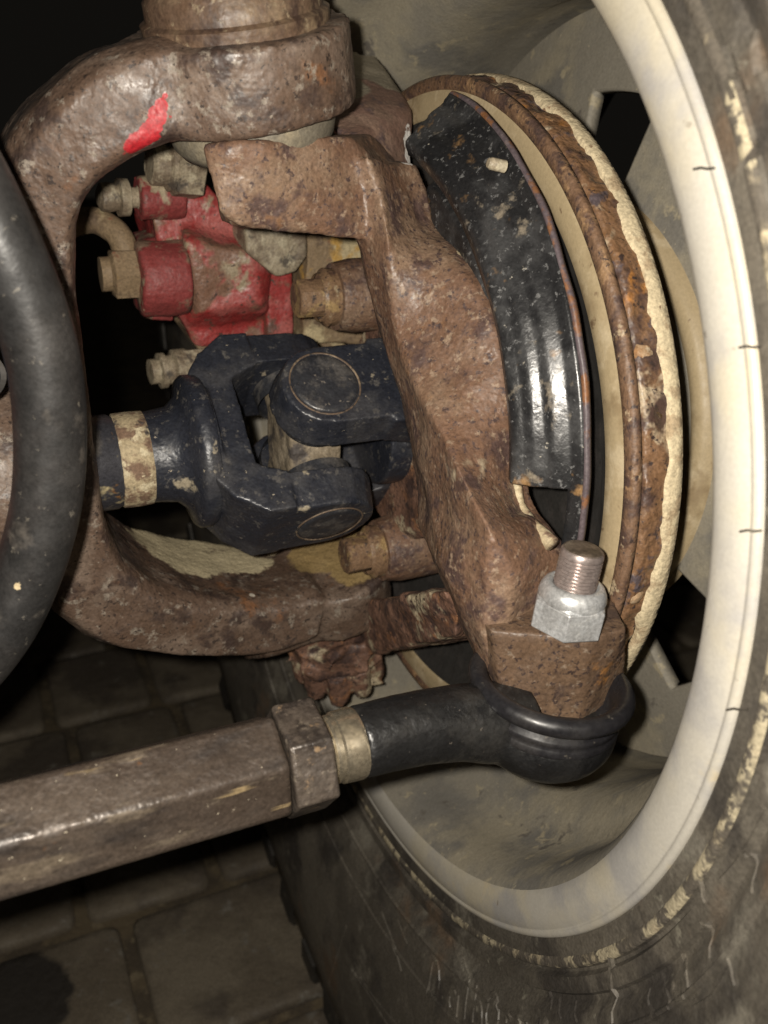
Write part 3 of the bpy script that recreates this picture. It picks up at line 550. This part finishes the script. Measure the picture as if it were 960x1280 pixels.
# housing
SA = np.array([.10, -.02, 1.]); SA /= np.linalg.norm(SA)        # stud axis
SB = V(-.0013, .1425, HT)                                       # where it leaves the arm's top face
def sp(l): return SB+SA*l
hc = sp(-.0345)
shank = tube([V(-.0706, RT, RH), V(-.060, RT, RH-.0002), V(-.048, RT, RH-.0010), V(-.036, RT, RH-.003), V(-.026, RT, RH-.006), V(-.014, RT, RH-.009)], [.0106, .0109, .0112, .0118, .0128, .0132], 28)
cast('joint_housing', [shank, lathe(hc, -SA, [(-.004, 0), (-.004, .0232), (.000, .0242), (.004, .0236), (.009, .0210), (.0135, .0162), (.0155, .0110), (.016, 0)], 40)], M['tre'], tre, .0012, 4, .00015, 150, .00008)
bprof = [(q[0]+.0108, q[1]*1.0) for q in [(-.044, .011), (-.040, .0195), (-.034, .0200)]+[(-.0318-.0031*math.sin(A), .0236+.0031*math.cos(A)) for A in np.radians([-150, -120, -90, -60, -30, 0, 30, 60, 90, 110])]+[(-.0356, .0222), (-.0366, .0222), (-.0378, .0236), (-.0392, .0238), (-.0400, .0231), (-.0408, .0236), (-.0424, .0240), (-.0440, .0234), (-.0450, .0220)]]
mk('rubber_boot', *lathe(SB, SA, bprof, 80), M['rubber'], tre, True, None)
# castle of the stud: threaded taper end
thp = []; z0 = .009
for k in range(14): thp += [(z0+k*.00115, .0060), (z0+k*.00115+.00055, .0066)]
mk('stud', *lathe(SB, SA, [(0, .0060)]+thp+[(.0258, .0065), (.0267, .0059)], 48), M['stud'], tre, True, 50)
mk('stud_end', *lathe(SB, SA, [(.0265, .0061), (.0271, .0052), (.0270, .003), (.0270, 0)], 48), M['studtop'], tre, True, None)
nut = thing('lock_nut', 'shiny zinc flanged hex nut on the threaded stud above the steering arm', 'nut', sp(0.))
h1 = mk('nut_hex', *hexprism(sp(0), SA, .0119, .0003, .0100, 52, .05), M['zinc'], nut, True, 25); bev(h1, .0006, 2)
mk('nut_collar', *lathe(SB, SA, [(.0085, .0094), (.0098, .0103), (.0112, .0105), (.0130, .0101), (.0148, .0091), (.0154, .0078), (.0146, .0066)], 56), M['zinc'], nut, True, None)
# ---------------------------------------------------------------- black curved tube at the frame edge
hp = [T(-120, 100, .085), T(-58, 190, .088), (T(-5, 290, .09)), T(34, 380, .09), T(56, 460, .09), T(63, 545, .09), T(58, 630, .09), T(37, 710, .09), T(2, 785, .09), T(-50, 850, .088), T(-120, 905, .085)]
tag(mk('curved_tube', *tube(spline(hp, 80), .0094, 28), M['hose'], None, True, None), 'thick black curved rubber tube with mud specks, standing in front of axle yoke', 'tube')
bl = thing('bushing', 'small blue disc with black edge peeking out behind the black tube', 'bushing', T(-20, 470, .075))
mk('disc', *lathe(T(-26, 468, .055), (0, -1, .2), [(0, 0), (0.004, .0), (.004, .0052), (0, .0056)], 32), M['blue'], bl, True, 40)
mk('edge_ring', *lathe(T(-26, 468, .055), (0, -1, .2), [(-.004, .0056), (.0045, .0056), (.0045, .0072), (-.004, .0072)], 32, closed=True), M['hole_dark'], bl, True, 40)
# ---------------------------------------------------------------- brake caliper behind the knuckle
cal = thing('brake_caliper', 'red painted brake caliper, chipped and muddy, behind the axle yoke', 'brake caliper', T(270, 430, -.10))
TC = -.085
def cp(x, y, dt=0): return T(x, y, TC+dt)
def blob(pts, dt, dep): f = [cp(x, y, dt) for x, y in pts]; return hull(f+[p+np.array([0, dep, 0]) for p in f])
b1 = blob([(200, 240), (262, 250), (318, 288), (364, 318), (366, 416), (325, 430), (246, 430), (224, 395), (206, 325), (190, 275)], 0, .05)
b1b = hull([cp(232, 300, .014), cp(318, 318, .016), cp(326, 380, .016), cp(250, 392, .014), cp(228, 280, 0), cp(345, 300, 0), cp(345, 400, 0), cp(230, 410, 0)])
b2 = blob([(205, 215), (255, 230), (290, 270), (240, 290), (215, 260)], -.002, .04)
cast('caliper_body', [b1, b1b, b2], M['red'], cal, .0015, 5, .0022, 55, .0004)
cast('caliper_bridge', [blob([(330, 330), (366, 325), (368, 420), (335, 425)], .006, .05)], M['red'], cal, .0015, 4, .0008, 80)
cast('piston_housing', [cylinder(cp(200, 348, .006), AX, .0165, -.010, .012, 26), blob([(176, 300), (215, 292), (218, 402), (180, 398)], -.004, .03), cylinder(cp(194, 360, .012), AX, .0085, -.007, .008, 20)], M['redrust'], cal, .0014, 4, .0009, 90)
cast('bleeder_boss', [cylinder(cp(200, 247, .0), (-1, -.1, 0), .0095, -.01, .010, 20)], M['redrust'], cal, .0012, 3, .0007, 110)
cast('lower_lip', [blob([(228, 408), (330, 404), (420, 408), (440, 440), (380, 470), (250, 440)], -.006, .03)], M['mudcast'], cal, .0015, 4, .0012, 90)
mk('bleeder_screw', *lathe(cp(185, 247, 0), (-1, -.1, .03), [(0, .006), (.004, .0058), (.005, .0042), (.0085, .0045), (.009, .0078), (.013, .0080), (.0135, .0055), (.017, .0062), (.0205, .0058), (.022, .003), (.022, 0)], 18), M['tanbolt'], cal, True, 40)
mk('pin_bolt', *join(hexprism(cp(232, 212, .01), (-1, -.1, .1), .0125, -.006, .006, 12, .1), lathe(cp(218, 208, .01), (-1, -.1, .1), [(-.004, .0105), (.003, .0105), (.004, .0085), (.010, .0085), (.011, .007), (.011, 0)], 20)), M['tanbolt'], cal, True, 30)
mk('pin_bolt', *join(hexprism(cp(236, 460, -.004), (-1, -.1, .0), .010, -.012, .004, 12, .1), lathe(cp(222, 461, -.004), (-1, -.1, 0), [(-.004, .0095), (.002, .0095), (.003, .0070), (.006, .0070), (.0065, .0085), (.009, .0085), (.0095, .006), (.0135, .006), (.014, 0)], 20)), M['tanbolt'], cal, True, 30)
bj = mk('hose_fitting', *join(hexprism(cp(160, 342, .004), (-1, 0, 0), .0115, -.008, .007, 5, .08), lathe(cp(146, 342, .004), (-1, 0, 0), [(-.002, .0095), (.002, .0095), (.003, .0075), (.007, .0075), (.0075, 0)], 20)), M['mudcast'], cal, True, 30)
mk('brake_hose', *tube(spline([cp(160, 325, 0), cp(152, 300, -.002), cp(138, 285, -.006), cp(112, 275, -.012), cp(70, 290, -.02), cp(30, 330, -.03)], 24), .0058, 14), M['mudcast'], cal, True, None)
cast('bracket_lug', [blob([(306, 284), (384, 284), (384, 322), (372, 340), (345, 346), (330, 332), (308, 316)], .02, .03)], M['tanbolt'], cal, .0012, 3, .0008, 110)
cast('bracket', [blob([(384, 290), (455, 300), (465, 430), (380, 430)], .012, .03)], M['mudcast'], cal, .0015, 4, .0012, 80)
print('pavers', cnt, 'tris', sum(len(o.data.polygons) for o in bpy.data.objects if o.type == 'MESH'))
